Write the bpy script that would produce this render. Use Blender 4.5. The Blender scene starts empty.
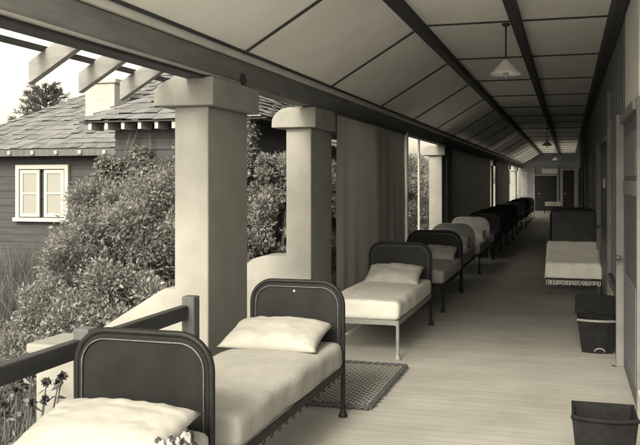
import bpy, bmesh, math, random
from mathutils import Vector, Matrix, noise
R = math.radians
random.seed(7)
SC = bpy.context.scene
COL = SC.collection

# ------------------------------------------------------------------ camera
TH = math.atan(228 / 800.0)
cam_d = bpy.data.cameras.new('camera')
cam_d.sensor_width = 36.0
cam_d.lens = 45.0
cam_d.shift_x = -20 / 640.0
cam_d.shift_y = -40.5 / 640.0
cam_d.clip_end = 3000
cam = bpy.data.objects.new('camera', cam_d)
COL.objects.link(cam)
cam.location = (0, 0, 1.75)
cam.rotation_euler = (R(90), 0, TH)
SC.camera = cam

# ------------------------------------------------------------------ light
SUN_EL, SUN_AZ = 34.0, 5.0          # elevation; degrees the light turns from +Y towards +X
w = bpy.data.worlds.new("World")
SC.world = w
w.use_nodes = True
nt = w.node_tree
nt.nodes.clear()
sky = nt.nodes.new('ShaderNodeTexSky')
sky.sky_type = 'NISHITA'
sky.sun_disc = False
sky.sun_elevation = R(SUN_EL)
sky.sun_rotation = R(180 + SUN_AZ)
sky.dust_density = 4.0
sky.air_density = 1.5
bw = nt.nodes.new('ShaderNodeRGBToBW')
tint = nt.nodes.new('ShaderNodeMix')
tint.data_type = 'RGBA'
tint.blend_type = 'MULTIPLY'
tint.inputs[0].default_value = 1.0
tint.inputs[7].default_value = (1.0, 0.91, 0.70, 1)
bg = nt.nodes.new('ShaderNodeBackground')
bg.inputs[1].default_value = 0.105
out = nt.nodes.new('ShaderNodeOutputWorld')
nt.links.new(sky.outputs[0], bw.inputs[0])
nt.links.new(bw.outputs[0], tint.inputs[6])
nt.links.new(tint.outputs[2], bg.inputs[0])
nt.links.new(bg.outputs[0], out.inputs[0])

sun_d = bpy.data.lights.new('sun', 'SUN')
sun_d.energy = 0.78
sun_d.angle = R(14.0)
sun_d.color = (1.0, 0.91, 0.70)
sun = bpy.data.objects.new('sun', sun_d)
COL.objects.link(sun)
trav = Vector((math.sin(R(SUN_AZ)) * math.cos(R(SUN_EL)), math.cos(R(SUN_AZ)) * math.cos(R(SUN_EL)), -math.sin(R(SUN_EL))))
sun.rotation_euler = trav.to_track_quat('-Z', 'Y').to_euler()
sun.location = (-4, -12, 9)

SC.view_settings.view_transform = 'Standard'
SC.view_settings.look = 'None'
SC.view_settings.exposure = 2.2
SC.view_settings.gamma = 1.0
SC.view_settings.use_curve_mapping = False
SC.cycles.max_bounces = 10
SC.cycles.diffuse_bounces = 6

# ------------------------------------------------------------------ materials
TINT = (1.0, 0.992, 0.972)


def sep(v):
    if v < 0.2:                       # dark colours are cooled to offset the warm tint of the light
        return (v, v * 1.03, v * 1.15, 1.0)
    return (v * TINT[0], v * TINT[1], v * TINT[2], 1.0)


def mat(name, lo, hi=None, rough=0.8, scale=6.0, detail=6.0, bump=0.15, bscale=None, stretch=(1, 1, 1),
        island=False, metal=0.0, spec=0.35, cover=None):
    """base colour between lo and hi by noise; optional fine bump, optional per-island variation."""
    m = bpy.data.materials.new(name)
    m.use_nodes = True
    n, l = m.node_tree.nodes, m.node_tree.links
    p = n['Principled BSDF']
    p.inputs['Roughness'].default_value = rough
    p.inputs['Metallic'].default_value = metal
    p.inputs['Specular IOR Level'].default_value = spec
    hi = lo if hi is None else hi
    tc = n.new('ShaderNodeTexCoord')
    mp = n.new('ShaderNodeMapping')
    mp.inputs['Scale'].default_value = stretch
    l.new(tc.outputs['Object'], mp.inputs['Vector'])
    nz = n.new('ShaderNodeTexNoise')
    nz.inputs['Scale'].default_value = scale
    nz.inputs['Detail'].default_value = detail
    nz.inputs['Roughness'].default_value = 0.62
    l.new(mp.outputs[0], nz.inputs['Vector'])
    rp = n.new('ShaderNodeValToRGB')
    rp.color_ramp.elements[0].position = 0.3
    rp.color_ramp.elements[1].position = 0.7
    rp.color_ramp.elements[0].color = sep(lo)
    rp.color_ramp.elements[1].color = sep(hi)
    if island:
        g = n.new('ShaderNodeNewGeometry')
        a = n.new('ShaderNodeMath')
        a.operation = 'ADD'
        b = n.new('ShaderNodeMath')
        b.operation = 'MULTIPLY'
        b.inputs[1].default_value = 0.5
        l.new(g.outputs['Random Per Island'], a.inputs[0])
        l.new(nz.outputs['Fac'], a.inputs[1])
        l.new(a.outputs[0], b.inputs[0])
        l.new(b.outputs[0], rp.inputs[0])
    else:
        l.new(nz.outputs['Fac'], rp.inputs[0])
    l.new(rp.outputs[0], p.inputs['Base Color'])
    if bump:
        nb = n.new('ShaderNodeTexNoise')
        nb.inputs['Scale'].default_value = bscale or scale * 8
        nb.inputs['Detail'].default_value = 8
        l.new(mp.outputs[0], nb.inputs['Vector'])
        bp = n.new('ShaderNodeBump')
        bp.inputs['Strength'].default_value = bump
        bp.inputs['Distance'].default_value = 0.01
        l.new(nb.outputs['Fac'], bp.inputs['Height'])
        l.new(bp.outputs[0], p.inputs['Normal'])
    return m


def floor_mat():
    m = mat('floor_boards', 0.30, 0.39, rough=0.62, scale=1.3, bump=0)
    n, l = m.node_tree.nodes, m.node_tree.links
    p = n['Principled BSDF']
    base = p.inputs['Base Color'].links[0].from_socket
    tc = n.new('ShaderNodeTexCoord')
    br = n.new('ShaderNodeTexBrick')
    br.inputs['Scale'].default_value = 1.0
    br.inputs['Brick Width'].default_value = 6.3
    br.offset = 0.5
    br.offset_frequency = 2
    br.inputs['Row Height'].default_value = 0.115
    br.inputs['Mortar Size'].default_value = 0.0025
    br.inputs['Mortar Smooth'].default_value = 0.3
    br.inputs['Color1'].default_value = (1, 1, 1, 1)
    br.inputs['Color2'].default_value = (0.90, 0.90, 0.90, 1)
    br.inputs['Mortar'].default_value = (0.55, 0.55, 0.55, 1)
    sh = n.new('ShaderNodeMapping')
    sh.inputs['Location'].default_value = (-0.7, 0.03, 0)
    l.new(tc.outputs['Object'], sh.inputs['Vector'])
    l.new(sh.outputs[0], br.inputs['Vector'])
    mx = n.new('ShaderNodeMix')
    mx.data_type = 'RGBA'
    mx.blend_type = 'MULTIPLY'
    mx.inputs[0].default_value = 1
    l.new(base, mx.inputs[6])
    l.new(br.outputs['Color'], mx.inputs[7])
    # grain and scuffs along the boards
    mp = n.new('ShaderNodeMapping')
    mp.inputs['Scale'].default_value = (0.8, 12, 1)
    l.new(tc.outputs['Object'], mp.inputs['Vector'])
    gz = n.new('ShaderNodeTexNoise')
    gz.inputs['Scale'].default_value = 2.0
    gz.inputs['Detail'].default_value = 9
    gz.inputs['Roughness'].default_value = 0.7
    l.new(mp.outputs[0], gz.inputs['Vector'])
    rp = n.new('ShaderNodeValToRGB')
    rp.color_ramp.elements[0].position = 0.35
    rp.color_ramp.elements[0].color = (0.66, 0.65, 0.62, 1)
    rp.color_ramp.elements[1].position = 0.6
    rp.color_ramp.elements[1].color = (1, 1, 1, 1)
    l.new(gz.outputs['Fac'], rp.inputs[0])
    m2 = n.new('ShaderNodeMix')
    m2.data_type = 'RGBA'
    m2.blend_type = 'MULTIPLY'
    m2.inputs[0].default_value = 0.34
    l.new(mx.outputs[2], m2.inputs[6])
    l.new(rp.outputs[0], m2.inputs[7])
    l.new(m2.outputs[2], p.inputs['Base Color'])
    bp = n.new('ShaderNodeBump')
    bp.inputs['Strength'].default_value = 0.35
    bp.inputs['Distance'].default_value = 0.006
    ad = n.new('ShaderNodeMath')
    ad.operation = 'ADD'
    l.new(br.outputs['Fac'], ad.inputs[0])
    ad.inputs[1].default_value = 0
    iv = n.new('ShaderNodeMath')
    iv.operation = 'SUBTRACT'
    l.new(gz.outputs['Fac'], iv.inputs[0])
    l.new(br.outputs['Fac'], iv.inputs[1])
    l.new(iv.outputs[0], bp.inputs['Height'])
    l.new(bp.outputs[0], p.inputs['Normal'])
    return m


def weave_mat():
    m = mat('rope_weave', 0.40, 0.54, rough=0.95, scale=30, bump=0)
    n, l = m.node_tree.nodes, m.node_tree.links
    p = n['Principled BSDF']
    base = p.inputs['Base Color'].links[0].from_socket
    tc = n.new('ShaderNodeTexCoord')
    mp = n.new('ShaderNodeMapping')
    mp.inputs['Rotation'].default_value = (0, 0, R(45))
    l.new(tc.outputs['Object'], mp.inputs['Vector'])
    vs = []
    for d in ('X', 'Y'):
        wv = n.new('ShaderNodeTexWave')
        wv.bands_direction = d
        wv.inputs['Scale'].default_value = 6.5
        wv.inputs['Distortion'].default_value = 0.8
        wv.inputs['Detail'].default_value = 2
        l.new(mp.outputs[0], wv.inputs['Vector'])
        vs.append(wv)
    mn = n.new('ShaderNodeMath')
    mn.operation = 'MAXIMUM'
    l.new(vs[0].outputs['Fac'], mn.inputs[0])
    l.new(vs[1].outputs['Fac'], mn.inputs[1])
    rp = n.new('ShaderNodeValToRGB')
    rp.color_ramp.elements[0].position = 0.35
    rp.color_ramp.elements[0].color = (0.10, 0.10, 0.10, 1)
    rp.color_ramp.elements[1].position = 0.72
    rp.color_ramp.elements[1].color = (1, 1, 1, 1)
    l.new(mn.outputs[0], rp.inputs[0])
    mx = n.new('ShaderNodeMix')
    mx.data_type = 'RGBA'
    mx.blend_type = 'MULTIPLY'
    mx.inputs[0].default_value = 1
    l.new(base, mx.inputs[6])
    l.new(rp.outputs[0], mx.inputs[7])
    l.new(mx.outputs[2], p.inputs['Base Color'])
    bp = n.new('ShaderNodeBump')
    bp.inputs['Strength'].default_value = 0.8
    bp.inputs['Distance'].default_value = 0.01
    l.new(mn.outputs[0], bp.inputs['Height'])
    l.new(bp.outputs[0], p.inputs['Normal'])
    return m


def pattern_mat():
    m = mat('printed_cloth', 0.05, 0.6, rough=0.95, scale=22, detail=3, bump=0.2)
    r = [x for x in m.node_tree.nodes if x.type == 'VALTORGB'][0]
    r.color_ramp.elements[0].position = 0.44
    r.color_ramp.elements[1].position = 0.54
    return m


M = {
    'plaster': mat('white_plaster', 0.21, 0.30, rough=0.92, scale=1.7, detail=5, bump=0.3, bscale=40),
    'floor': floor_mat(),
    'panel': mat('ceiling_board', 0.80, 0.95, rough=0.85, scale=0.7, bump=0.06, bscale=30),
    'darkwood': mat('dark_stained_wood', 0.07, 0.11, rough=0.5, scale=3, stretch=(6, 1, 6), bump=0.15),
    'beam': mat('weathered_beam', 0.13, 0.20, rough=0.75, scale=2.5, stretch=(7, 0.8, 7), bump=0.25),
    'rafter': mat('weathered_rafter', 0.16, 0.24, rough=0.8, scale=3, stretch=(1, 6, 6), bump=0.25),
    'batten': mat('dark_batten', 0.035, 0.06, rough=0.7, scale=4, bump=0.1),
    'trim': mat('cream_paint', 0.55, 0.66, rough=0.6, scale=3, bump=0.08),
    'jamb': mat('grey_paint', 0.13, 0.20, rough=0.6, scale=4, bump=0.1),
    'wallboard': mat('stained_wall_boards', 0.11, 0.18, rough=0.55, scale=2, stretch=(5, 5, 0.6), bump=0.2),
    'endwall': mat('grey_wall_paint', 0.10, 0.16, rough=0.8, scale=1.2, bump=0.1),
    'enamel_black': mat('black_enamel', 0.006, 0.013, rough=0.55, scale=5, bump=0.06, spec=0.22),
    'enamel_grey': mat('grey_enamel', 0.16, 0.24, rough=0.4, scale=6, bump=0.04, spec=0.5),
    'worn_iron': mat('worn_iron', 0.04, 0.10, rough=0.45, scale=24, bump=0.05, spec=0.5),
    'enamel_pale': mat('pale_enamel', 0.45, 0.6, rough=0.45, scale=8, bump=0.04),
    'enamel_mid': mat('drab_enamel', 0.10, 0.15, rough=0.5, scale=6, stretch=(14, 1, 0.5), bump=0.2),
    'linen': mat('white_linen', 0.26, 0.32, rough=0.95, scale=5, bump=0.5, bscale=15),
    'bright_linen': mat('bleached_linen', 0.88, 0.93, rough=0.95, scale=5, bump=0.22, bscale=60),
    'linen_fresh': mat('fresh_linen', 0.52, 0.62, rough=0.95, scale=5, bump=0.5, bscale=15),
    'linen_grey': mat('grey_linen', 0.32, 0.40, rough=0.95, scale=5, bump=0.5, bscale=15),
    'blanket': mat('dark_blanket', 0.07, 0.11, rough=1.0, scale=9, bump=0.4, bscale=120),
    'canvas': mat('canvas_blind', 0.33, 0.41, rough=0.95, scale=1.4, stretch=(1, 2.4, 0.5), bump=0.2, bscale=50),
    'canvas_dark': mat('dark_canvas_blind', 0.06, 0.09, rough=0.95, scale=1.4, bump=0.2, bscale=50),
    'railwood': mat('rail_wood', 0.02, 0.04, rough=0.6, scale=4, stretch=(5, 0.7, 5), bump=0.3),
    'postwood': mat('post_wood', 0.06, 0.11, rough=0.7, scale=4, stretch=(5, 5, 0.7), bump=0.3),
    'weave': weave_mat(),
    'border': mat('dark_rope', 0.04, 0.09, rough=1, scale=40, bump=0.8, bscale=80),
    'print': pattern_mat(),
    'bin': mat('bin_wood', 0.008, 0.018, rough=0.85, scale=16, bump=0.35, spec=0.15),
    'bin_in': mat('bin_inside', 0.01, 0.02, rough=0.8, scale=10, bump=0.2),
    'shade': mat('white_enamel_shade', 0.78, 0.85, rough=0.35, scale=5, bump=0.02, spec=0.5),
    'flex': mat('black_rod', 0.03, 0.04, rough=0.5, scale=6, bump=0),
    'housewall': mat('tarred_boards', 0.030, 0.055, rough=0.85, scale=2.5, stretch=(0.7, 0.7, 7), bump=0.3),
    'shingle': mat('pale_shingle', 0.10, 0.155, island=True, rough=0.9, scale=9, stretch=(1.2, 1, 1), bump=0.5, bscale=40),
    'white': mat('white_paint', 0.30, 0.38, rough=0.6, scale=5, bump=0.08),
    'brickwhite': mat('limewashed_brick', 0.24, 0.34, rough=0.9, scale=6, bump=0.5, bscale=26),
    'leaf': mat('leaf_mid', 0.11, 0.27, rough=0.8, scale=1.2, bump=0, island=True, spec=0.12),
    'leaf_flower': mat('leaf_flecked', 0.10, 0.34, rough=0.6, scale=1.2, bump=0, island=True, spec=0.12),
    'leaf_dark': mat('leaf_dark', 0.05, 0.13, rough=0.6, scale=1.2, bump=0, island=True, spec=0.12),
    'leaf_pale': mat('leaf_pale', 0.16, 0.36, rough=0.55, scale=1.2, bump=0, island=True, spec=0.12),
    'stem': mat('stem', 0.06, 0.10, rough=0.9, scale=8, bump=0.4),
    'bark': mat('bark', 0.05, 0.10, rough=0.95, scale=9, stretch=(3, 3, 0.6), bump=0.8),
    'petal': mat('dark_petal', 0.03, 0.07, rough=0.7, scale=12, bump=0, island=True),
    'grass': mat('grass', 0.05, 0.14, rough=0.8, scale=1.1, bump=0, island=True),
    'gravel': mat('bounce_gravel', 0.35, 0.6, rough=1.0, scale=30, bump=0.8, bscale=60),  # extra pale to bounce light in under the roof
    'bounce': mat('pale_bounce_ground', 0.78, 0.86, rough=0.9, scale=1.5, bump=0.2),  # kept very pale so the added ground reflects light
    'ground': mat('garden_ground', 0.08, 0.20, rough=1.0, scale=0.8, bump=0.8, bscale=12),
    'stone': mat('pale_stone', 0.3, 0.45, rough=0.9, scale=4, bump=0.6),
}
for k_, fac in (('canvas', 0.10), ('canvas_dark', 0.05), ('leaf', 0.3), ('leaf_dark', 0.3), ('leaf_flower', 0.3), ('leaf_pale', 0.2), ('grass', 0.25)):     # light soaks through canvas and leaves
    n_, l_ = M[k_].node_tree.nodes, M[k_].node_tree.links
    tr = n_.new('ShaderNodeBsdfTranslucent')
    tr.inputs[0].default_value = sep(0.5 if 'canvas' in k_ else 0.22)
    mx_ = n_.new('ShaderNodeMixShader')
    mx_.inputs[0].default_value = fac
    l_.new(n_['Principled BSDF'].outputs[0], mx_.inputs[1])
    l_.new(tr.outputs[0], mx_.inputs[2])
    l_.new(mx_.outputs[0], n_['Material Output'].inputs[0])
gl = bpy.data.materials.new('window_glass')
gl.use_nodes = True
p_ = gl.node_tree.nodes['Principled BSDF']
p_.inputs['Base Color'].default_value = sep(0.2)
p_.inputs['Roughness'].default_value = 0.5
p_.inputs['Specular IOR Level'].default_value = 0.8
M['glass'] = gl
bu = bpy.data.materials.new('bulb_glass')
bu.use_nodes = True
p_ = bu.node_tree.nodes['Principled BSDF']
p_.inputs['Base Color'].default_value = sep(0.6)
p_.inputs['Roughness'].default_value = 0.1
p_.inputs['Transmission Weight'].default_value = 0.5
M['bulb'] = bu


# ------------------------------------------------------------------ helpers
def tag(o, label=None, cat=None, group=None, kind=None):
    if label:
        o['label'] = label
    if cat:
        o['category'] = cat
    if group:
        o['group'] = group
    if kind:
        o['kind'] = kind
    return o


def thing(name, label, cat, loc=(0, 0, 0), rz=0.0, group=None):
    o = bpy.data.objects.new(name, None)
    o.empty_display_size = 0.1
    COL.objects.link(o)
    o.location = loc
    o.rotation_euler = (0, 0, rz)
    return tag(o, label, cat, group)


def obj(name, bm, m, parent=None, smooth=False, angle=None):
    me = bpy.data.meshes.new(name)
    bmesh.ops.recalc_face_normals(bm, faces=bm.faces)
    bm.to_mesh(me)
    bm.free()
    me.materials.append(M[m] if isinstance(m, str) else m)
    if smooth:
        for f in me.polygons:
            f.use_smooth = True
        if angle:
            me.set_sharp_from_angle(angle=R(angle))
    o = bpy.data.objects.new(name, me)
    COL.objects.link(o)
    if parent:
        o.parent = parent
    return o


def box(bm, x0, x1, y0, y1, z0, z1, bev=0.0):
    b = bmesh.new()
    vs = [b.verts.new(v) for v in ((x0, y0, z0), (x1, y0, z0), (x1, y1, z0), (x0, y1, z0),
                                   (x0, y0, z1), (x1, y0, z1), (x1, y1, z1), (x0, y1, z1))]
    for f in ((3, 2, 1, 0), (4, 5, 6, 7), (0, 1, 5, 4), (1, 2, 6, 5), (2, 3, 7, 6), (3, 0, 4, 7)):
        b.faces.new([vs[i] for i in f])
    if bev:
        bmesh.ops.bevel(b, geom=list(b.edges), offset=bev, segments=2, profile=0.5, affect='EDGES')
    merge(bm, b)
    return bm


def merge(bm, b, mtx=None):
    me = bpy.data.meshes.new('tmp')
    b.to_mesh(me)
    b.free()
    if mtx is not None:
        me.transform(mtx)
    bm.from_mesh(me)
    bpy.data.meshes.remove(me)


def nb():
    return bmesh.new()


def bx(x0, x1, y0, y1, z0, z1, bev=0.0):
    return box(nb(), x0, x1, y0, y1, z0, z1, bev)


def prism(bm, pts, axis, a0, a1, bev=0.0):
    """extrude a 2D outline. axis 'y': pts=(x,z); axis 'x': pts=(y,z); axis 'z': pts=(x,y)"""
    b = nb()

    def P(p, a):
        return {'y': (p[0], a, p[1]), 'x': (a, p[0], p[1]), 'z': (p[0], p[1], a)}[axis]
    v0 = [b.verts.new(P(p, a0)) for p in pts]
    v1 = [b.verts.new(P(p, a1)) for p in pts]
    n = len(pts)
    b.faces.new(v0)
    b.faces.new(v1[::-1])
    for i in range(n):
        b.faces.new((v0[i], v0[(i + 1) % n], v1[(i + 1) % n], v1[i]))
    bmesh.ops.recalc_face_normals(b, faces=b.faces)
    if bev:
        bmesh.ops.bevel(b, geom=list(b.edges), offset=bev, segments=2, profile=0.5, affect='EDGES')
    merge(bm, b)
    return bm


def tube(bm, pts, r, seg=10, closed=False):
    pts = [Vector(p) for p in pts]
    n = len(pts)
    rings = []
    up = None
    for i, p in enumerate(pts):
        if closed:
            d = (pts[(i + 1) % n] - pts[i - 1]).normalized()
        else:
            d = (pts[min(i + 1, n - 1)] - pts[max(i - 1, 0)]).normalized()
        if up is None:
            up = Vector((0, 0, 1)) if abs(d.z) < 0.9 else Vector((1, 0, 0))
        a = d.cross(up)
        if a.length < 1e-4:
            a = d.orthogonal()
        a.normalize()
        b = a.cross(d).normalized()
        up = b
        rr = r[i] if isinstance(r, (list, tuple)) else r
        rings.append([bm.verts.new(p + (a * math.cos(2 * math.pi * k / seg) + b * math.sin(2 * math.pi * k / seg)) * rr) for k in range(seg)])
    m = n if closed else n - 1
    for i in range(m):
        A, B = rings[i], rings[(i + 1) % n]
        for k in range(seg):
            bm.faces.new((A[k], A[(k + 1) % seg], B[(k + 1) % seg], B[k]))
    if not closed:
        bm.faces.new(rings[0][::-1])
        bm.faces.new(rings[-1])
    return bm


def lathe(bm, prof, cx, cy, seg=24):
    rings = []
    for r, z in prof:
        rings.append([bm.verts.new((cx + r * math.cos(2 * math.pi * k / seg), cy + r * math.sin(2 * math.pi * k / seg), z)) for k in range(seg)])
    for A, B in zip(rings, rings[1:]):
        for k in range(seg):
            bm.faces.new((A[k], A[(k + 1) % seg], B[(k + 1) % seg], B[k]))
    if prof[0][0] > 1e-4 and prof[0] != prof[-1]:
        bm.faces.new(rings[0][::-1])
        bm.faces.new(rings[-1])
    return bm


def copy_tree(o, parent=None):
    c = o.copy()
    COL.objects.link(c)
    c.parent = parent
    for ch in list(o.children):
        copy_tree(ch, c)
    return c


# ------------------------------------------------------------------ ground and floor
XI = -2.70            # inner face of the pillars
GZ = -0.30            # garden level
YF = 3.75              # where the veranda roof begins
YE = 50.0             # end wall
g = nb()
NX = 60
xs = [-900, -400, -200, -100, -60] + [-40 + i * 1.0 for i in range(38)] + [-2.75, 4, 20, 60, 200, 900]
ys = [-900, -300, -100, -40, -15, -6] + [i * 1.0 for i in range(-2, 46)] + [60, 100, 200, 400, 900]
vg = [[g.verts.new((x, y, GZ + (0.10 * noise.noise(Vector((x * 0.35, y * 0.35, 0))) if -40 < x < -3.6 and -3 < y < 46 else 0.0))) for y in ys] for x in xs]
for i in range(len(xs) - 1):
    for j in range(len(ys) - 1):
        g.faces.new((vg[i][j], vg[i + 1][j], vg[i + 1][j + 1], vg[i][j + 1]))
tag(obj('ground', g, 'ground', smooth=True), kind='structure')
tag(obj('veranda_floor', bx(-2.86, 0.80, -4.0, YE + 0.2, -0.45, 0.0), 'floor'), kind='structure')

tag(obj('bounce_path', bx(-3.95, -2.87, -14.0, 35.9, -0.45, -0.21), 'gravel'), kind='structure')  # added strip, pale to bounce light onto the ceiling
tag(obj('far_bounce_ground', bx(-16.0, -2.87, 36.0, 52.0, -0.45, -0.20), 'bounce'), kind='structure')  # added pale ground that lights the far ceiling by bounce
tag(obj('front_bounce_sheet', bx(0.80, 12.0, -14.0, 2.8, -0.45, -0.02), 'bounce'), kind='structure')  # unseen reflector added to throw light up to the ceiling
tag(obj('front_bounce_sheet', bx(-2.86, 0.799, -14.0, -4.001, -0.45, -0.02), 'bounce'), kind='structure')  # second unseen reflector, behind the camera, added for bounce

# ------------------------------------------------------------------ veranda roof
ZC, XR = 3.50, -1.57     # flat ceiling height, ridge beam
ZT, XT = 2.84, -2.66     # top of the cream trim at the left
roof = thing('veranda_roof', 'long veranda roof with cream ceiling boards, dark battens and exposed rafter tails', 'roof', (0, 0, 0))
obj('ceiling_panel', bx(XR, 0.53, YF, YE, ZC, ZC + 0.04), 'panel', roof)
s = (ZC - ZT) / (XR - XT)
b = nb()
prism(b, [(XT, ZT), (XR, ZC), (XR, ZC + 0.04), (XT, ZT + 0.04)], 'y', YF, YE)
obj('ceiling_panel', b, 'panel', roof)
b = nb()
prism(b, [(-2.86, ZT - 0.12 + 0.10), (XT - 0.02, ZT + 0.05), (XR, ZC + 0.05), (0.9, ZC + 0.07), (0.9, ZC + 0.16), (XR, ZC + 0.16), (-2.86, ZT + 0.10)], 'y', YF - 0.05, YE + 0.3)
obj('roof_sheet', b, 'shingle', roof)
yb = 3.75
k = 0
while yb < YE - 0.3:
    obj('batten', bx(XR + 0.06, 0.46, yb - 0.015, yb + 0.015, ZC - 0.016, ZC + 0.002), 'batten', roof)
    b = nb()
    prism(b, [(XT + 0.01, ZT - 0.018 + 0.01 * s), (XR - 0.06, ZC - 0.022 - 0.06 * s), (XR - 0.06, ZC + 0.002 - 0.06 * s), (XT + 0.01, ZT + 0.002 + 0.01 * s)], 'y', yb - 0.015, yb + 0.015)
    obj('batten', b, 'batten', roof)
    yb += 2.55
b = bx(XR - 0.055, XR + 0.055, YF, YE, ZC - 0.10, ZC + 0.02, 0.006)
obj('ridge_beam', b, 'batten', roof)
obj('ceiling_beam', bx(-0.575, -0.475, YF, YE, ZC - 0.11, ZC + 0.001, 0.006), 'batten', roof)
obj('wall_plate', bx(0.40, 0.53, YF, YE, ZC - 0.17, ZC + 0.001, 0.01), 'batten', roof)
obj('cream_trim', bx(-2.685, -2.645, YF, YE, 2.785, 2.85, 0.008), 'trim', roof)
obj('cover_strip', bx(-2.645, -2.622, YF, YE, 2.838, 2.858), 'batten', roof)
obj('edge_beam', bx(-2.82, XI + 0.02, 2.2, YE, 2.575, 2.782, 0.008), 'beam', roof)
obj('underside_shade', bx(-2.85, XI + 0.005, 2.2, 6.30, 2.552, 2.574, 0.004), 'batten', roof)  # dark strip painting the shade on the beam's underside
obj('lit_edge', bx(XI + 0.021, XI + 0.042, 2.2, 6.28, 2.573, 2.592, 0.005), 'white', roof)  # white strip painting the light caught by the beam's lower edge
b = nb()
tube(b, [(XI + 0.015, 6.34, 2.625), (XI + 0.045, 6.34, 2.625)], 0.05, 14)
obj('bolt_cap', b, 'batten', roof)
# rafter tails beyond the beam, with two purlins over them
yr = 4.51
while yr < 7.0:
    b = nb()
    x1, z1 = -2.865, 2.86
    x0 = -3.40
    sl = 0.60
    prism(b, [(x1, z1), (x0, z1 + (x0 - x1) * sl), (x0, z1 + (x0 - x1) * sl - 0.145), (x1, z1 - 0.15)], 'y', yr - 0.03, yr + 0.03, 0.004)
    obj('rafter', b, 'rafter', roof)
    yr += 0.555
for xp in (-3.08, -3.30):
    zp = 2.86 + (xp + 2.865) * 0.60
    obj('purlin', bx(xp - 0.03, xp + 0.03, 4.0, 6.9, zp + 0.006, zp + 0.035), 'batten', roof)

# ------------------------------------------------------------------ pillars
PW, PD = 0.29, 0.80


def make_pillar(y, label, foot):
    t = thing('pillar', label, 'pillar', (XI, y, 0), 0, 'square white veranda pillars')
    obj('shaft', bx(-PW, 0, 0, PD, GZ - 0.2, 2.345, 0.012), 'plaster', t)
    pr = [(0.075, 2.345), (0.075, 2.565), (-PW + 0.04, 2.565), (-PW - 0.04, 2.545), (-PW - 0.10, 2.50), (-PW - 0.14, 2.44), (-PW - 0.145, 2.345)]
    b = nb()
    prism(b, pr, 'y', -0.075, PD + 0.085, 0.010)
    obj('capital', b, 'plaster', t)
    if foot:
        if foot == 1:
            pr = [(-PW + 0.004, GZ - 0.2), (-PW + 0.004, 0.905), (-PW - 0.09, 0.905), (-PW - 0.14, 0.88), (-PW - 0.86, 0.44), (-PW - 1.25, 0.20), (-PW - 1.25, GZ - 0.2)]
        else:
            pr = [(-PW + 0.004, GZ - 0.2), (-PW + 0.004, 0.93)] + [(-PW - 0.22 - 0.42 * math.sin(a), 0.48 + 0.45 * math.cos(a)) for a in [R(d) for d in range(0, 91, 10)]] + [(-PW - 0.66, GZ - 0.2)]
        b = nb()
        prism(b, pr, 'y', 0.006, 0.40, 0.010)
        obj('buttress', b, 'plaster', t, smooth=True, angle=25)
    return t


make_pillar(5.72, 'square white pillar behind the second bed with a straight sloping foot, the largest in view', 1)
make_pillar(8.32, 'square white pillar beside the grey canvas blind, with a rounded foot wall', 2)
make_pillar(10.92, 'square white pillar standing behind the grey canvas blind', 0)
make_pillar(17.75, 'white pillar standing alone between the open bay and the long black blind', 0)
make_pillar(29.7, 'far white pillar in the slit between the two black blinds', 0)
make_pillar(38.2, 'far white pillar at the outer end of the second black blind', 0)
make_pillar(44.0, 'farthest white pillar, beside the end wall', 0)

# low pier outside the rail
t = thing('pier', 'low white garden pier with flat coping standing outside the dark rail', 'pier', (-2.90, 4.20, 0))
obj('shaft', bx(-0.13, 0.14, -0.14, 0.16, GZ - 0.2, 0.74, 0.012), 'plaster', t)
obj('coping', bx(-0.17, 0.17, -0.18, 0.18, 0.74, 0.80, 0.014), 'plaster', t)

# handrail
t = thing('railing', 'dark wooden handrail with two square posts beside the nearest beds', 'railing', (-2.6, 0, 0))
obj('rail', bx(-0.055, 0.012, -2.0, 5.16, 0.775, 0.875, 0.01), 'railwood', t)
for y in (-1.2, 1.4, 3.92, 5.22):
    obj('post', bx(-0.05, 0.05, y - 0.05, y + 0.05, -0.02, 0.935, 0.012), 'postwood', t)

# ------------------------------------------------------------------ right wall with doors
XW = 0.53
wall = thing('veranda_wall', 'dark boarded wall with a row of doors along the right of the veranda', 'wall', (0, 0, 0))
b = nb()
box(b, XW, 0.75, 2.9, YE, 0, ZC)
yy = 2.9
while yy < YE:                               # vertical cover strips over the board joints
    box(b, XW - 0.008, XW + 0.01, yy, yy + 0.035, 0.0, ZC - 0.17)
    yy += 0.42
obj('wall_boards', b, 'wallboard', wall)


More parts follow.
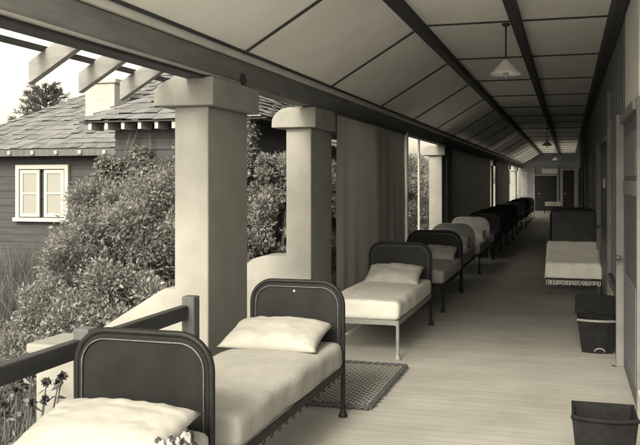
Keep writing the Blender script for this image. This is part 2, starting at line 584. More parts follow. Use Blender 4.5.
def wall_door(y0, y1, zt, white_top=False, knob_z=1.04):
    d = obj('door', bx(XW - 0.022, XW + 0.01, y0, y1, 0.0, zt, 0.004), 'darkwood', wall)
    for a, c, e, f in ((y0 + 0.12, y1 - 0.12, 0.16, 0.92), (y0 + 0.12, y1 - 0.12, 1.80, zt - 0.14)):
        obj('panel', bx(XW - 0.030, XW - 0.020, a, c, e, f, 0.004), 'wallboard', d)
    b = nb()
    box(b, XW - 0.027, XW - 0.020, y1 - 0.14, y1 - 0.05, knob_z - 0.12, knob_z + 0.12)
    tube(b, [(XW - 0.025, y1 - 0.095, knob_z), (XW - 0.06, y1 - 0.095, knob_z)], 0.010, 8)
    tube(b, [(XW - 0.058, y1 - 0.095, knob_z), (XW - 0.066, y1 - 0.095, knob_z), (XW - 0.09, y1 - 0.095, knob_z), (XW - 0.10, y1 - 0.095, knob_z)], [0.016, 0.027, 0.027, 0.014], 12)
    obj('handle', b, 'worn_iron', d, smooth=True, angle=40)
    b = nb()
    box(b, XW - 0.09, XW + 0.004, y1, y1 + 0.10, 0, zt + 0.09, 0.006)
    box(b, XW - 0.035, XW + 0.004, y0 - 0.10, y0, 0, zt + 0.09, 0.006)
    box(b, XW - 0.060, XW + 0.004, y0 + 0.001, y1 - 0.001, zt + 0.001, zt + 0.075, 0.006)
    obj('door_frame', b, 'jamb', wall)
    if white_top:
        obj('fanlight', bx(XW - 0.015, XW + 0.01, y0, y1 - 0.06, zt + 0.10, ZC - 0.19, 0.004), 'trim', wall)
    return d


d1 = wall_door(6.45, 8.02, 2.30, True)
obj('rail_board', bx(XW - 0.034, XW - 0.018, 6.5, 7.95, 1.64, 1.76, 0.004), 'jamb', d1)
d2 = wall_door(11.3, 13.5, 2.30)
obj('name_card', bx(XW - 0.032, XW - 0.02, 12.0, 12.65, 1.66, 1.80, 0.003), 'trim', d2)
for y0 in (16.2, 20.6, 25.4, 30.2, 35.0, 39.8, 44.6):
    wall_door(y0, y0 + 1.5, 2.30)
obj('frame_post', bx(XW - 0.05, XW + 0.004, 10.75, 10.86, 0, 2.9, 0.006), 'jamb', wall)
obj('skirting', bx(XW - 0.012, XW + 0.004, 8.13, 10.74, 0, 0.50, 0.004), 'trim', wall)
obj('bumper_rail', bx(XW - 0.055, XW + 0.004, 8.55, 10.5, 0.52, 0.62, 0.012), 'darkwood', wall)
obj('skirting', bx(XW - 0.03, XW + 0.004, 2.95, 6.34, 0, 0.20, 0.006), 'trim', wall)

# ------------------------------------------------------------------ end wall
ew = thing('end_wall', 'far end wall of the veranda with two dark doors and a pale fanlight', 'wall', (0, YE, 0))
obj('wall_face', bx(-3.3, 0.8, 0, 0.2, -0.3, ZC), 'endwall', ew)
obj('lintel', bx(-3.3, 0.53, -0.12, 0.002, 3.02, ZC, 0.01), 'darkwood', ew)
for x0, x1, zt in ((-1.93, -0.64, 2.12), (-0.29, 0.36, 2.45)):
    d = obj('door', bx(x0, x1, -0.05, 0.002, 0, zt, 0.004), 'enamel_black', ew)
    for z0, z1 in ((0.15, 0.95), (1.15, zt - 0.15)):
        obj('panel', bx(x0 + 0.12, x1 - 0.12, -0.06, -0.048, z0, z1, 0.004), 'enamel_black', d)
    b = nb()
    lathe(b, [(0.0, -0.03), (0.03, -0.02), (0.035, 0.0), (0.03, 0.02), (0.0, 0.03)], 0, 0, 10)
    h = obj('handle', b, 'enamel_pale', d, smooth=True)
    h.location = (x0 + 0.25 if x0 < -1 else x0 + 0.12, -0.085, 1.05)
    b = nb()
    box(b, x0 - 0.14, x0 - 0.002, -0.08, 0.002, 0, 2.62, 0.006)
    box(b, x1 + 0.002, x1 + 0.10, -0.08, 0.002, 0, 2.62, 0.006)
    box(b, x0, x1, -0.08, 0.002, zt + 0.002, zt + 0.10, 0.006)
    obj('door_frame', b, 'jamb', ew)
f = obj('fanlight', bx(-1.50, -0.64, -0.045, 0.002, 2.24, 2.56, 0.004), 'white', ew)
obj('corner_post', bx(0.42, 0.53, -0.10, 0.002, 0, 3.0, 0.006), 'jamb', ew)
for x in (-3.05, -2.55):
    f = obj('side_panel', bx(x - 0.2, x + 0.2, -0.03, 0.002, 0.9, 2.4, 0.006), 'jamb', ew)

# ------------------------------------------------------------------ canvas blinds
def blind(name_label, y0, y1, m, zb, zt=2.56, x=-2.60, amp=0.028):
    b = nb()
    n = int((y1 - y0) / 0.05)
    rows = 14
    grid = []
    for i in range(n + 1):
        y = y0 + (y1 - y0) * i / n
        col = []
        for j in range(rows + 1):
            z = zb + (zt - zb) * j / rows
            a = amp * 0.5 * (1.0 - 0.75 * j / rows)
            dx = a * math.sin(y * 11.0 + 0.9 * math.sin(y * 2.1)) + 0.02 * noise.noise(Vector((y * 1.7, z * 0.8, 3)))
            col.append(b.verts.new((x + dx, y + 0.01 * noise.noise(Vector((y, z * 2, 9))), z + (0.015 * math.sin(y * 5) if j == 0 else 0))))
        grid.append(col)
    for i in range(n):
        for j in range(rows):
            b.faces.new((grid[i][j], grid[i + 1][j], grid[i + 1][j + 1], grid[i][j + 1]))
    t = thing('canvas_blind', name_label, 'blind', (0, 0, 0))
    c = obj('canvas', b, m, t, smooth=True)
    b = nb()
    tube(b, [(x, y0 - 0.02, zt + 0.0), (x, y1 + 0.02, zt + 0.0)], 0.025, 10)
    obj('roller', b, 'batten', t, smooth=True, angle=40)
    b = nb()
    tube(b, [(x, y0, zb + 0.0), (x, y1, zb + 0.0)], 0.016, 8)
    obj('bottom_pole', b, 'batten', t, smooth=True, angle=40)
    return t


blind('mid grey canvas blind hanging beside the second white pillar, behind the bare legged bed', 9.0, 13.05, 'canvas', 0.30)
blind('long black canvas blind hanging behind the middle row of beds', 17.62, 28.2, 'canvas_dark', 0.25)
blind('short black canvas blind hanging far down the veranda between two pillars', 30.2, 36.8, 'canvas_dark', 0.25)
b = nb()
tube(b, [(-2.72, 15.0, 0), (-2.72, 15.0, 2.575)], 0.022, 10)
tag(obj('blind_pole', b, 'trim', smooth=True, angle=40), 'thin pale upright pole in the open bay beside the grey blind', 'pole')
b = nb()
tube(b, [(-2.62, 13.2, 0.0), (-2.62, 13.2, 2.575)], 0.05, 10)  # pale tube added to paint the sunlit edge of the blind
tag(obj('sunlit_hem', b, 'trim', smooth=True, angle=40), 'pale post added for the sunlit hem at the far edge of the grey canvas blind', 'post')


# ------------------------------------------------------------------ beds
def slab(w_, l_, z0, z1, seed, puff=0.02, bev=0.05, skirt=0.0):
    """mattress under a sheet: a soft bevelled box with small sags and creases"""
    b = nb()
    bmesh.ops.create_cube(b, size=1.0)
    bmesh.ops.scale(b, vec=(w_, l_, z1 - z0), verts=b.verts)
    bmesh.ops.bevel(b, geom=list(b.edges), offset=bev, segments=3, profile=0.6, affect='EDGES')
    bmesh.ops.subdivide_edges(b, edges=[e for e in b.edges if e.calc_length() > 0.3], cuts=30, use_grid_fill=True)
    for v in b.verts:
        u, q = v.co.x / (w_ / 2), v.co.y / (l_ / 2)
        n1 = noise.noise(Vector((v.co.x * 3.1 + seed, v.co.y * 2.2, seed)))
        n2 = noise.noise(Vector((v.co.x * 11 + seed, v.co.y * 4.0, v.co.z * 9)))
        if v.co.z > 0:
            v.co.z += puff * (1 - u * u) * (1 - 0.5 * q * q) + 0.010 * n1 + 0.005 * n2
        else:
            v.co.z -= skirt * (0.5 + 0.5 * n1)
        if abs(u) > 0.85:
            v.co.x += (0.016 * n1 + 0.008 * n2 + 0.010 * noise.noise(Vector((v.co.y * 7 + seed, v.co.z * 3, 2)))) * (1 if u > 0 else -1)
        if abs(q) > 0.92:
            v.co.y += 0.012 * n1
    bmesh.ops.translate(b, vec=(0, 0, (z0 + z1) / 2), verts=b.verts)
    return b


def pillow_bm(w_, l_, h, seed):
    b = nb()
    N = 26
    for sgn in (1, -1):
        g_ = []
        for i in range(N + 1):
            row = []
            for j in range(N + 1):
                u, v = 2 * i / N - 1, 2 * j / N - 1
                pin = 1 - 0.05 * (1 - abs(u) ** 2) * abs(v) ** 3
                pin2 = 1 - 0.06 * (1 - abs(v) ** 2) * abs(u) ** 3
                z = h * ((1 - abs(u) ** 3.0) ** 0.55) * ((1 - abs(v) ** 3.0) ** 0.55)
                z *= 1 + 0.18 * noise.noise(Vector((u * 2 + seed, v * 2, seed)))
                e_ = max(abs(u), abs(v))
                z += (0.006 + 0.010 * e_ ** 3) * noise.noise(Vector((u * 6 + seed, v * 6, sgn))) * (1 - u ** 8) * (1 - v ** 8)
                row.append(b.verts.new((u * w_ / 2 * pin2, v * l_ / 2 * pin, sgn * z * (1 if sgn > 0 else 0.55))))
            g_.append(row)
        for i in range(N):
            for j in range(N):
                q = (g_[i][j], g_[i + 1][j], g_[i + 1][j + 1], g_[i][j + 1])
                b.faces.new(q if sgn > 0 else q[::-1])
    bmesh.ops.remove_doubles(b, verts=b.verts, dist=0.0008)
    return b


def arch(w_, zb, zt, rad, y=0.0, n=9):
    """half-open outline of the head frame, from left foot to right foot"""
    pts = [(-w_ / 2, y, zb)]
    for k in range(n + 1):
        a = R(180 - 90 * k / n)
        pts.append((-w_ / 2 + rad + rad * math.cos(a), y, zt - rad + rad * math.sin(a)))
    for k in range(n + 1):
        a = R(90 - 90 * k / n)
        pts.append((w_ / 2 - rad + rad * math.cos(a), y, zt - rad + rad * math.sin(a)))
    pts.append((w_ / 2, y, zb))
    return pts


def make_bed(label, xr, yh, W=0.75, L=1.98, top=1.01, head='enamel_black', frame='enamel_black', legs='enamel_black',
             bed='linen', rad=0.17, seed=1, springs=False, foot_only_legs=True, mt=0.56, rz=0, loc=None, zpan=0.40):
    """origin on the floor under the middle of the head end; the bed runs towards -Y"""
    t = thing('iron_bed', label, 'bed', loc or (xr - W / 2, yh, 0), rz, 'iron cots set out along the veranda')
    b = nb()
    o = arch(W - 0.05, zpan, top - 0.02, rad - 0.02)
    prism(b, [(p[0], p[2]) for p in o], 'y', -0.008, 0.008)
    hb = obj('headboard', b, head, t)
    b = nb()
    tube(b, arch(W - 0.035, 0.30, top - 0.012, rad), 0.017, 10)
    obj('head_frame', b, frame, t, smooth=True, angle=50)
    b = nb()
    tube(b, [(p[0], -0.016, p[2]) for p in arch(W - 0.105, zpan + 0.02, top - 0.052, rad - 0.04)], 0.0045, 6)
    obj('edge_bead', b, 'worn_iron' if head == 'enamel_black' else head, hb, smooth=True)
    for sx in (-1, 1):
        for ye in (0, 1):
            x = sx * (W / 2 - 0.018)
            y = 0 if ye == 0 else -L
            zt_ = 0.34 if ye == 0 else 0.37
            b = nb()
            tube(b, [(x, y, 0.05), (x, y, zt_)], [0.0165, 0.0165], 10)
            lg = obj('leg', b, legs if ye else frame, t, smooth=True, angle=50)
            b = nb()
            lathe(b, [(0.0, 0.0), (0.034, 0.0), (0.036, 0.012), (0.026, 0.028), (0.019, 0.05), (0.019, 0.075), (0.0, 0.078)], x, y, 12)
            obj('foot', b, legs if ye else frame, lg, smooth=True, angle=50)
    for sx in (-1, 1):
        x = sx * (W / 2 - 0.012)
        b = nb()
        box(b, x - 0.004, x + 0.004, -L - 0.01, 0.0, 0.335, 0.385)
        box(b, min(x, x - sx * 0.035), max(x, x - sx * 0.035), -L - 0.01, 0.0, 0.331, 0.337)
        if springs and sx == 1:
            for k in range(15):
                y = -0.12 - k * 0.125
                tube(b, [(x - 0.004, y + 0.018 * math.cos(a), 0.325 + 0.018 * math.sin(a)) for a in [R(q) for q in range(0, 360, 40)]], 0.003, 5, closed=True)
        obj('side_rail', b, legs if springs is False else frame, t)
    obj('end_rail', bx(-W / 2 + 0.01, W / 2 - 0.01, -L - 0.012, -L - 0.004, 0.338, 0.385), legs, t)
    ms = slab(W - 0.01 if not springs else W - 0.02, L - 0.03, 0.375, mt, seed, bev=0.055)
    bmesh.ops.translate(ms, vec=(0, -L / 2 - 0.01, 0), verts=ms.verts)
    obj('mattress', ms, bed, t, smooth=True)
    return t


def make_pillow(label, x, y, z, w_, l_, h, tilt, m='linen', rz=0, seed=1):
    o = obj('pillow', pillow_bm(w_, l_, h, seed), m, smooth=True)
    o.location = (x, y, z)
    o.rotation_euler = (tilt, 0, rz)
    return tag(o, label, 'pillow', 'pillows on the cots')


XB = -1.595
make_bed('black iron bed nearest the viewer, cut by the bottom edge, with a patterned cover', XB - 0.035, 3.53, W=0.775, top=1.02, seed=2.1, springs=True)
bed2 = make_bed('black iron bed with white sheet and a sprung side rail, second from the viewer', XB, 5.74, W=0.76, top=1.01, seed=5.7, springs=True)
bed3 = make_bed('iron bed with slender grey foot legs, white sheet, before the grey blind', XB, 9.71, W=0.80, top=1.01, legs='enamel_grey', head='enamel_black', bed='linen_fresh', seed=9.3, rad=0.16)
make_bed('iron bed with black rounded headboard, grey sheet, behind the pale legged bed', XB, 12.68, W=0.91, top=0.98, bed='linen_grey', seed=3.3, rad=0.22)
make_bed('iron bed with a ribbed drab headboard, between the black rounded and the pale headboards', XB - 0.05, 14.9, W=0.84, top=0.98, head='enamel_mid', frame='enamel_mid', seed=6.4, rad=0.24)
make_bed('iron bed with a pale grey rounded headboard standing before the long black blind', XB, 17.25, W=0.84, top=1.00, head='enamel_grey', frame='enamel_grey', seed=8.8, rad=0.2)
make_pillow('plump white pillow with a pointed corner on the nearest bed', -1.995, 3.17, 0.632, 0.75, 0.42, 0.09, R(15), seed=1.3)
make_pillow('soft white pillow against the headboard of the second bed', -2.03, 5.44, 0.64, 0.74, 0.46, 0.09, R(15), seed=4.2)
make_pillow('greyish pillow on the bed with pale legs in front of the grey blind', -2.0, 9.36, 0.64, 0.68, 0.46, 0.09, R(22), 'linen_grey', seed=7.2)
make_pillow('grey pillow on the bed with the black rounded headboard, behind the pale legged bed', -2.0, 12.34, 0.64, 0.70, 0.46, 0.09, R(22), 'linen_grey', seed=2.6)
make_pillow('pillow on the bed with the ribbed drab headboard', -2.05, 14.58, 0.64, 0.68, 0.44, 0.09, R(22), seed=3.9)
make_pillow('pillow on the bed with the pale grey rounded headboard', -2.0, 16.92, 0.64, 0.68, 0.44, 0.09, R(22), seed=5.9)
# far row; shade is put into the dark colour of the bedding
far0 = make_bed('dark iron bed with bedding darkened for shade, in the row along the black blinds', XB, 20.2, W=0.82, top=1.0, bed='blanket', seed=4.4, rad=0.2)
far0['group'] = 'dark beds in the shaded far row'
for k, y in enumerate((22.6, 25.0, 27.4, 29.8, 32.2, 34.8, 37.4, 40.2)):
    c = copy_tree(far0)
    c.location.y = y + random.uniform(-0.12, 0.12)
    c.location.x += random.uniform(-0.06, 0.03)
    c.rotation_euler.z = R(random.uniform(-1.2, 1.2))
lb = make_bed('small far bed under a white sheet standing crosswise at the end wall', 0, 0, W=0.78, L=0.95, top=0.72, zpan=0.3, rad=0.12, mt=0.62, seed=1.9,
              loc=(-1.28, 46.8, 0), rz=R(90))
obj('stretcher', bx(-0.20, -0.17, -1.95, -0.05, 0.17, 0.20, 0.004), 'enamel_pale', bed3)
rv = nb()
lathe(rv, [(0.0, -0.007), (0.007, -0.004), (0.009, 0.0)], 0, 0, 12)
rv_o = obj('rivet', rv, 'enamel_pale', bed2, smooth=True)
rv_o.location = (-0.02, -0.008, 0.925)
rv_o.rotation_euler = (R(-90), 0, 0)
# printed blanket on the nearest bed
b = nb()
N = 30
gv = []
for i in range(N + 1):
    row = []
    for j in range(N + 1):
        u, v = i / N, j / N
        x = -1.745 + 0.155 * u
        y = 2.86 + 0.44 * v
        z = 0.625 - (0.10 * max(0, u - 0.72) / 0.28) ** 1.0 * 1.3 + 0.05 * abs(noise.noise(Vector((u * 3.2, v * 6, 1)))) + 0.03 * noise.noise(Vector((u * 7, v * 12, 4)))
        row.append(b.verts.new((x, y, z)))
    gv.append(row)
for i in range(N):
    for j in range(N):
        b.faces.new((gv[i][j], gv[i + 1][j], gv[i + 1][j + 1], gv[i][j + 1]))
o = obj('blanket', b, 'print', smooth=True)
sm = o.modifiers.new('s', 'SOLIDIFY')
sm.thickness = 0.008
tag(o, 'crumpled patterned cover lying along the edge of the nearest bed', 'blanket')

# bed on the right with its raised back and the fringed coverlet
t = thing('iron_bed', 'iron bed against the right wall with its back raised under a dark blanket', 'bed', (0.08, 12.95, 0), 0, 'iron cots set out along the veranda')
for x in (-0.38, 0.38):
    for y in (0.0, 1.98):
        b = nb()
        tube(b, [(x, y, 0.04), (x, y, 0.40)], 0.016, 10)
        lg = obj('leg', b, 'worn_iron', t, smooth=True, angle=50)
        b = nb()
        lathe(b, [(0.0, 0.0), (0.032, 0.0), (0.034, 0.012), (0.019, 0.045), (0.019, 0.07), (0.0, 0.072)], x, y, 12)
        obj('foot', b, 'worn_iron', lg, smooth=True, angle=50)
b = nb()
for x in (-0.388, 0.380):
    box(b, x, x + 0.008, 0, 1.98, 0.335, 0.385)
box(b, -0.38, 0.38, -0.006, 0.004, 0.337, 0.383)
obj('side_rail', b, 'worn_iron', t)
ms = slab(0.76, 0.98, 0.36, 0.465, 11.0)
bmesh.ops.translate(ms, vec=(0, 0.50, 0), verts=ms.verts)
obj('mattress', ms, 'linen', t, smooth=True)
ms = slab(0.74, 1.15, 0.0, 0.15, 12.0)
o = obj('backrest', ms, 'blanket', t, smooth=True)
o.location = (0.02, 1.42, 0.78)
o.rotation_euler = (R(37), 0, 0)
b = nb()
tube(b, arch(0.76, 0.2, 1.28, 0.14, 1.97), 0.017, 10)
obj('head_frame', b, 'enamel_black', t, smooth=True, angle=50)
b = nb()
prism(b, [(p[0], p[2]) for p in arch(0.73, 0.4, 1.265, 0.13)], 'y', 1.962, 1.978)
obj('headboard', b, 'enamel_black', t)
# coverlet
cv = thing('coverlet', 'white fringed coverlet over the foot of the bed by the right wall', 'coverlet', (0.08, 12.95, 0))
b = nb()
NU, NV = 40, 36
gv = []
for i in range(NU + 1):
    row = []
    u = -0.60 + 1.20 * i / NU                      # across, arc length
    for j in range(NV + 1):
        v = -0.22 + 1.12 * j / NV                  # along, arc length from the foot edge
        W2 = 0.40
        if abs(u) <= W2:
            x, zu = u, 0.0
        else:
            x, zu = math.copysign(W2 + 0.012 + 0.06 * (abs(u) - W2), u), abs(u) - W2
        if v >= 0:
            y, zv = v - 0.0, 0.0
        else:
            y, zv = -0.03 + 0.05 * v, -v
        dz = max(zu, zv)
        n1 = noise.noise(Vector((u * 5, v * 5, 2)))
        r_ = 0.02 * (1 - min(1, dz * 12))
        row.append(b.verts.new((x + 0.008 * n1 * (dz > 0), y - 0.012 + 0.014 * math.sin(u * 26) * (zv > 0.03), 0.49 + (0.27 * min(1.0, max(0.0, v) / 0.8) ** 1.3) - dz * (1.0 if zv >= zu else 1.15) + 0.012 * n1 * (dz == 0) - (0.012 if dz > 0 else 0))))
    gv.append(row)
for i in range(NU):
    for j in range(NV):
        b.faces.new((gv[i][j], gv[i + 1][j], gv[i + 1][j + 1], gv[i][j + 1]))
o = obj('cloth', b, 'bright_linen', cv, smooth=True)
so = o.modifiers.new('s', 'SOLIDIFY')
so.thickness = 0.006
so.offset = 1
b = nb()
for k in range(34):
    x = -0.395 + 0.79 * k / 33
    y = -0.058 + 0.014 * math.sin(x * 26)
    tube(b, [(x, y, 0.225), (x + random.uniform(-0.008, 0.008), y - 0.006, 0.185), (x + random.uniform(-0.012, 0.012), y - 0.004, 0.145 + random.uniform(0, 0.02))], [0.008, 0.0065, 0.010], 5)
obj('fringe', b, 'bright_linen', cv, smooth=True)

# ------------------------------------------------------------------ bins, rug, lamps
def make_bin(label, x0, x1, y0, y1, h, lid, pale):
    cx, cy = (x0 + x1) / 2, (y0 + y1) / 2
    t = thing('wooden_bin', label, 'bin', (cx, cy, 0), 0, 'dark bins along the wall')
    hx, hy = (x1 - x0) / 2, (y1 - y0) / 2
    tp = 0.76

    def ring(b, k, z, inset=0.0):
        pts = []
        n = 9
        X, Y = hx * k - inset, hy * k - inset
        for q in range(n):                           # bowed front
            u = -1 + 2 * q / (n - 1)
            pts.append((X * u, -Y - 0.05 * k * (1 - u * u), z))
        pts += [(X, Y, z), (-X, Y, z)]
        return [b.verts.new(p) for p in pts]
    b = nb()
    A = ring(b, tp, 0.0)
    B = ring(b, 1.0, h)
    Cc = ring(b, 1.0, h, 0.016)
    D = ring(b, tp, 0.02, 0.016)
    n = len(A)
    for P, Q in ((A, B), (B, Cc), (Cc, D)):
        for i in range(n):
            b.faces.new((P[i], P[(i + 1) % n], Q[(i + 1) % n], Q[i]))
    b.faces.new(D)
    b.faces.new(A[::-1])
    obj('body', b, 'bin', t)
    b = nb()
    rim = [(hx * 1.0 * (-1 + 2 * q / 10), -hy - 0.05 * (1 - (-1 + 2 * q / 10) ** 2) - 0.004, h) for q in range(11)]
    tube(b, rim, 0.013, 8)
    obj('rim', b, 'enamel_grey' if pale else 'bin', t, smooth=True, angle=60)
    if lid:
        b = nb()
        pr = [(-hx - 0.03, 0.0), (-hx - 0.035, 0.20)]
        pr = [(-hx - 0.02, 0.0), (hx + 0.0, 0.0), (hx + 0.0, 0.185), (hx - 0.02, 0.205), (-hx + 0.02, 0.21), (-hx - 0.02, 0.19)]
        prism(b, pr, 'y', -0.014, 0.014, 0.006)
        l_ = obj('lid', b, 'bin', t)
        l_.location = (0, hy - 0.02, h + 0.004)
        l_.rotation_euler = (R(-8), 0, 0)
        b = nb()
        tube(b, [(0.05 * math.cos(a) + 0.02, -hy * tp - 0.06, 0.022 + 0.035 * math.sin(a)) for a in [R(q) for q in range(0, 181, 20)]], 0.008, 6)
        obj('finger_pull', b, 'enamel_grey', t, smooth=True)
    return t


make_bin('dark tapered wooden bin with raised lid and pale rim, farther along the wall', 0.09, 0.49, 8.55, 8.95, 0.34, True, True)
make_bin('plain black bin cut by the bottom edge of the picture', 0.02, 0.385, 4.80, 5.15, 0.40, False, False)

# rug
rg = thing('rope_mat', 'pale woven rope mat with dark border on the floor beside the second bed', 'mat', (-1.80, 6.68, 0))
b = nb()
NX_, NY_ = 16, 34
gv = [[b.verts.new((-0.31 + 0.62 * i / NX_, -0.70 + 1.42 * j / NY_, 0.016 + 0.006 * noise.noise(Vector((i * 0.3, j * 0.3, 5))))) for j in range(NY_ + 1)] for i in range(NX_ + 1)]
for i in range(NX_):
    for j in range(NY_):
        b.faces.new((gv[i][j], gv[i + 1][j], gv[i + 1][j + 1], gv[i][j + 1]))
bmesh.ops.solidify(b, geom=list(b.faces), thickness=0.012)
obj('weave', b, 'weave', rg)
b = nb()
for (xa, ya, xb, yb_) in ((-0.33, -0.72, 0.33, -0.72), (0.33, -0.72, 0.33, 0.74), (0.33, 0.74, -0.33, 0.74), (-0.33, 0.74, -0.33, -0.72)):
    L_ = math.hypot(xb - xa, yb_ - ya)
    n = int(L_ / 0.02)
    for ph in (0, math.pi):
        pts = []
        for i in range(n + 1):
            f_ = i / n
            nx, ny = -(yb_ - ya) / L_, (xb - xa) / L_
            o_ = 0.014 * math.sin(i * 0.9 + ph)
            pts.append((xa + (xb - xa) * f_ + nx * o_, ya + (yb_ - ya) * f_ + ny * o_, 0.018 + 0.008 * math.cos(i * 0.9 + ph)))
        tube(b, pts, 0.013, 6)
obj('border', b, 'border', rg, smooth=True)
b = nb()
for k in range(60):
    y = -0.70 + 1.42 * k / 59
    a = random.uniform(-0.5, 0.5)
    ln = random.uniform(0.02, 0.045)
    tube(b, [(0.335, y, 0.016), (0.335 + ln, y + ln * a, 0.008)], [0.006, 0.003], 5)
obj('fringe', b, 'border', rg)

# lamps
def make_lamp(label, y):
    t = thing('pendant_lamp', label, 'lamp', (-0.66, y, ZC), 0, 'pendant lamps along the ceiling')
    b = nb()
    tube(b, [(0, 0, 0.0), (0, 0, -0.42)], 0.010, 8)
    obj('rod', b, 'flex', t, smooth=True, angle=50)
    b = nb()
    lathe(b, [(0.02, 0.002), (0.045, 0.0), (0.045, -0.02), (0.015, -0.035)], 0, 0, 16)
    obj('ceiling_rose', b, 'flex', t, smooth=True, angle=50)
    b = nb()
    lathe(b, [(0.022, -0.395), (0.034, -0.41), (0.075, -0.455), (0.15, -0.535), (0.166, -0.55), (0.168, -0.562), (0.160, -0.560), (0.146, -0.545), (0.072, -0.465), (0.03, -0.42), (0.022, -0.405)], 0, 0, 32)
    obj('lamp_shade', b, 'shade', t, smooth=True, angle=60)
    b = nb()
    lathe(b, [(0.0, -0.605), (0.018, -0.60), (0.030, -0.58), (0.031, -0.56), (0.022, -0.53), (0.016, -0.50), (0.016, -0.43)], 0, 0, 14)
    obj('bulb', b, 'bulb', t, smooth=True)
    return t


make_lamp('white conical enamel lamp hanging from a rod, the nearest and largest', 9.0)
make_lamp('pendant lamp halfway down the veranda, seen dark before the lit ceiling', 27.0)
make_lamp('small far pendant lamp in front of the end wall', 45.0)

# dry leaf on the floor
b = nb()
pts = [(0, -0.035), (0.012, -0.01), (0.016, 0.012), (0.004, 0.035), (-0.012, 0.014), (-0.014, -0.012)]
vs = [b.verts.new((x, y, 0.006 + 0.012 * abs(x) * 30 * 0.02)) for x, y in pts]
b.faces.new(vs)
bmesh.ops.solidify(b, geom=list(b.faces), thickness=0.003)
o = obj('dry_leaf', b, 'bin')
o.location = (0.42, 8.02, 0.0)
o.rotation_euler = (R(8), R(10), R(50))
tag(o, 'small dark dry leaf on the floor near the raised lid bin', 'leaf')

# ------------------------------------------------------------------ house in the garden
def hip_roof(bm, x0, x1, y0, y1, z0, pitch, c, lip=0.034):
    mx = min(x1 - x0, y1 - y0) / 2
    n = int(mx / c)

    def ring(d, dz):
        return [Vector((x0 + d, y0 + d, z0 + d * pitch + dz)), Vector((x1 - d, y0 + d, z0 + d * pitch + dz)),
                Vector((x1 - d, y1 - d, z0 + d * pitch + dz)), Vector((x0 + d, y1 - d, z0 + d * pitch + dz))]
    for i in range(n):
        lo = ring(i * c, lip)
        lb_ = ring(i * c + 0.06, -0.01)
        lm_ = ring(i * c, lip - 0.014)
        hi = ring(min(mx - 0.001, (i + 1) * c + 0.02), 0.0)
        for q in range(4):
            a, e = lo[q], lo[(q + 1) % 4]
            h0, h1 = hi[q], hi[(q + 1) % 4]
            L_ = (e - a).length
            m_ = max(1, int(L_ / 0.20))
            for j in range(m_):                       # single shingles with slightly uneven butts
                f0, f1 = j / m_, (j + 1) / m_
                dz = Vector((0, 0, random.uniform(-0.016, 0.014)))
                p0, p1 = a.lerp(e, f0) + dz, a.lerp(e, f1) + dz
                t0, t1 = h0.lerp(h1, f0), h0.lerp(h1, f1)
                c0, c1 = lm_[q].lerp(lm_[(q + 1) % 4], f0) + dz, lm_[q].lerp(lm_[(q + 1) % 4], f1) + dz
                b0, b1 = lb_[q].lerp(lb_[(q + 1) % 4], f0), lb_[q].lerp(lb_[(q + 1) % 4], f1)
                v = [bm.verts.new(p) for p in (p0, p1, t1, t0)]
                bm.faces.new(v)
                w_ = [bm.verts.new(p) for p in (c0, c1)]
                bm.faces.new((w_[0], w_[1], v[1], v[0]))
                u = [bm.verts.new(p) for p in (b0, b1)]
                bm.faces.new((u[0], u[1], w_[1], w_[0]))
    return bm


def boards(bm, axis, fixed, a0, a1, z0, z1, outward, hgt=0.17):
    z = z0
    while z < z1:
        zt = min(z + hgt, z1)
        if axis == 'x':
            pts = [(fixed, z), (fixed + outward * 0.020, z), (fixed + outward * 0.006, zt), (fixed, zt)]
            prism(bm, pts, 'x', a0, a1)
        else:
            pts = [(fixed, z), (fixed + outward * 0.020, z), (fixed + outward * 0.006, zt), (fixed, zt)]
            prism(bm, pts, 'y', a0, a1)
        z = zt
    return bm


house = thing('timber_house', 'dark boarded house with pale shingle hip roofs, white window and chimney in the garden', 'house', (0, 0, 0))
b = nb()
box(b, -14.0, -5.3, 16.05, 23, GZ - 0.2, 2.7)
boards(b, 'x', 16.05, -14.0, -5.3, GZ - 0.2, 2.62, -1)
obj('wall', b, 'housewall', house)
rf = obj('roof', hip_roof(nb(), -14.55, -4.9, 15.6, 23.2, 2.50, 0.60, 0.20), 'shingle', house)
obj('fascia', bx(-14.5, -4.95, 15.62, 15.66, 2.34, 2.488, 0.004), 'postwood', house)
b = bx(-14.5, -4.95, 15.62, 23.1, 2.49, 2.51)
obj('soffit', b, 'housewall', house)
x = -14.2
while x < -7.0:
    obj('rafter_tail', bx(x - 0.035, x + 0.035, 15.56, 15.619, 2.38, 2.46), 'white', house)
    x += 0.62
ch = nb()
box(ch, -11.22, -10.42, 16.9, 17.6, 2.9, 4.12, 0.015)
box(ch, -11.28, -10.36, 16.85, 17.65, 4.12, 4.22, 0.012)
obj('chimney', ch, 'brickwhite', rf)
# wing
b = nb()
box(b, -6.40, -4.35, 10.42, 14.2, GZ - 0.2, 2.60)
boards(b, 'x', 10.42, -6.40, -4.35, GZ - 0.2, 2.56, -1)
boards(b, 'y', -6.40, 10.42, 14.2, GZ - 0.2, 2.56, -1)
obj('wall', b, 'housewall', house)
obj('roof', hip_roof(nb(), -6.79, -3.95, 10.0, 15.4, 2.62, 0.56, 0.17), 'shingle', house)
obj('soffit', bx(-6.76, -3.98, 10.03, 15.3, 2.60, 2.62), 'housewall', house)
x = -6.6
while x < -4.0:
    obj('rafter_tail', bx(x - 0.026, x + 0.026, 10.06, 10.38, 2.50, 2.598), 'white', house)
    x += 0.265
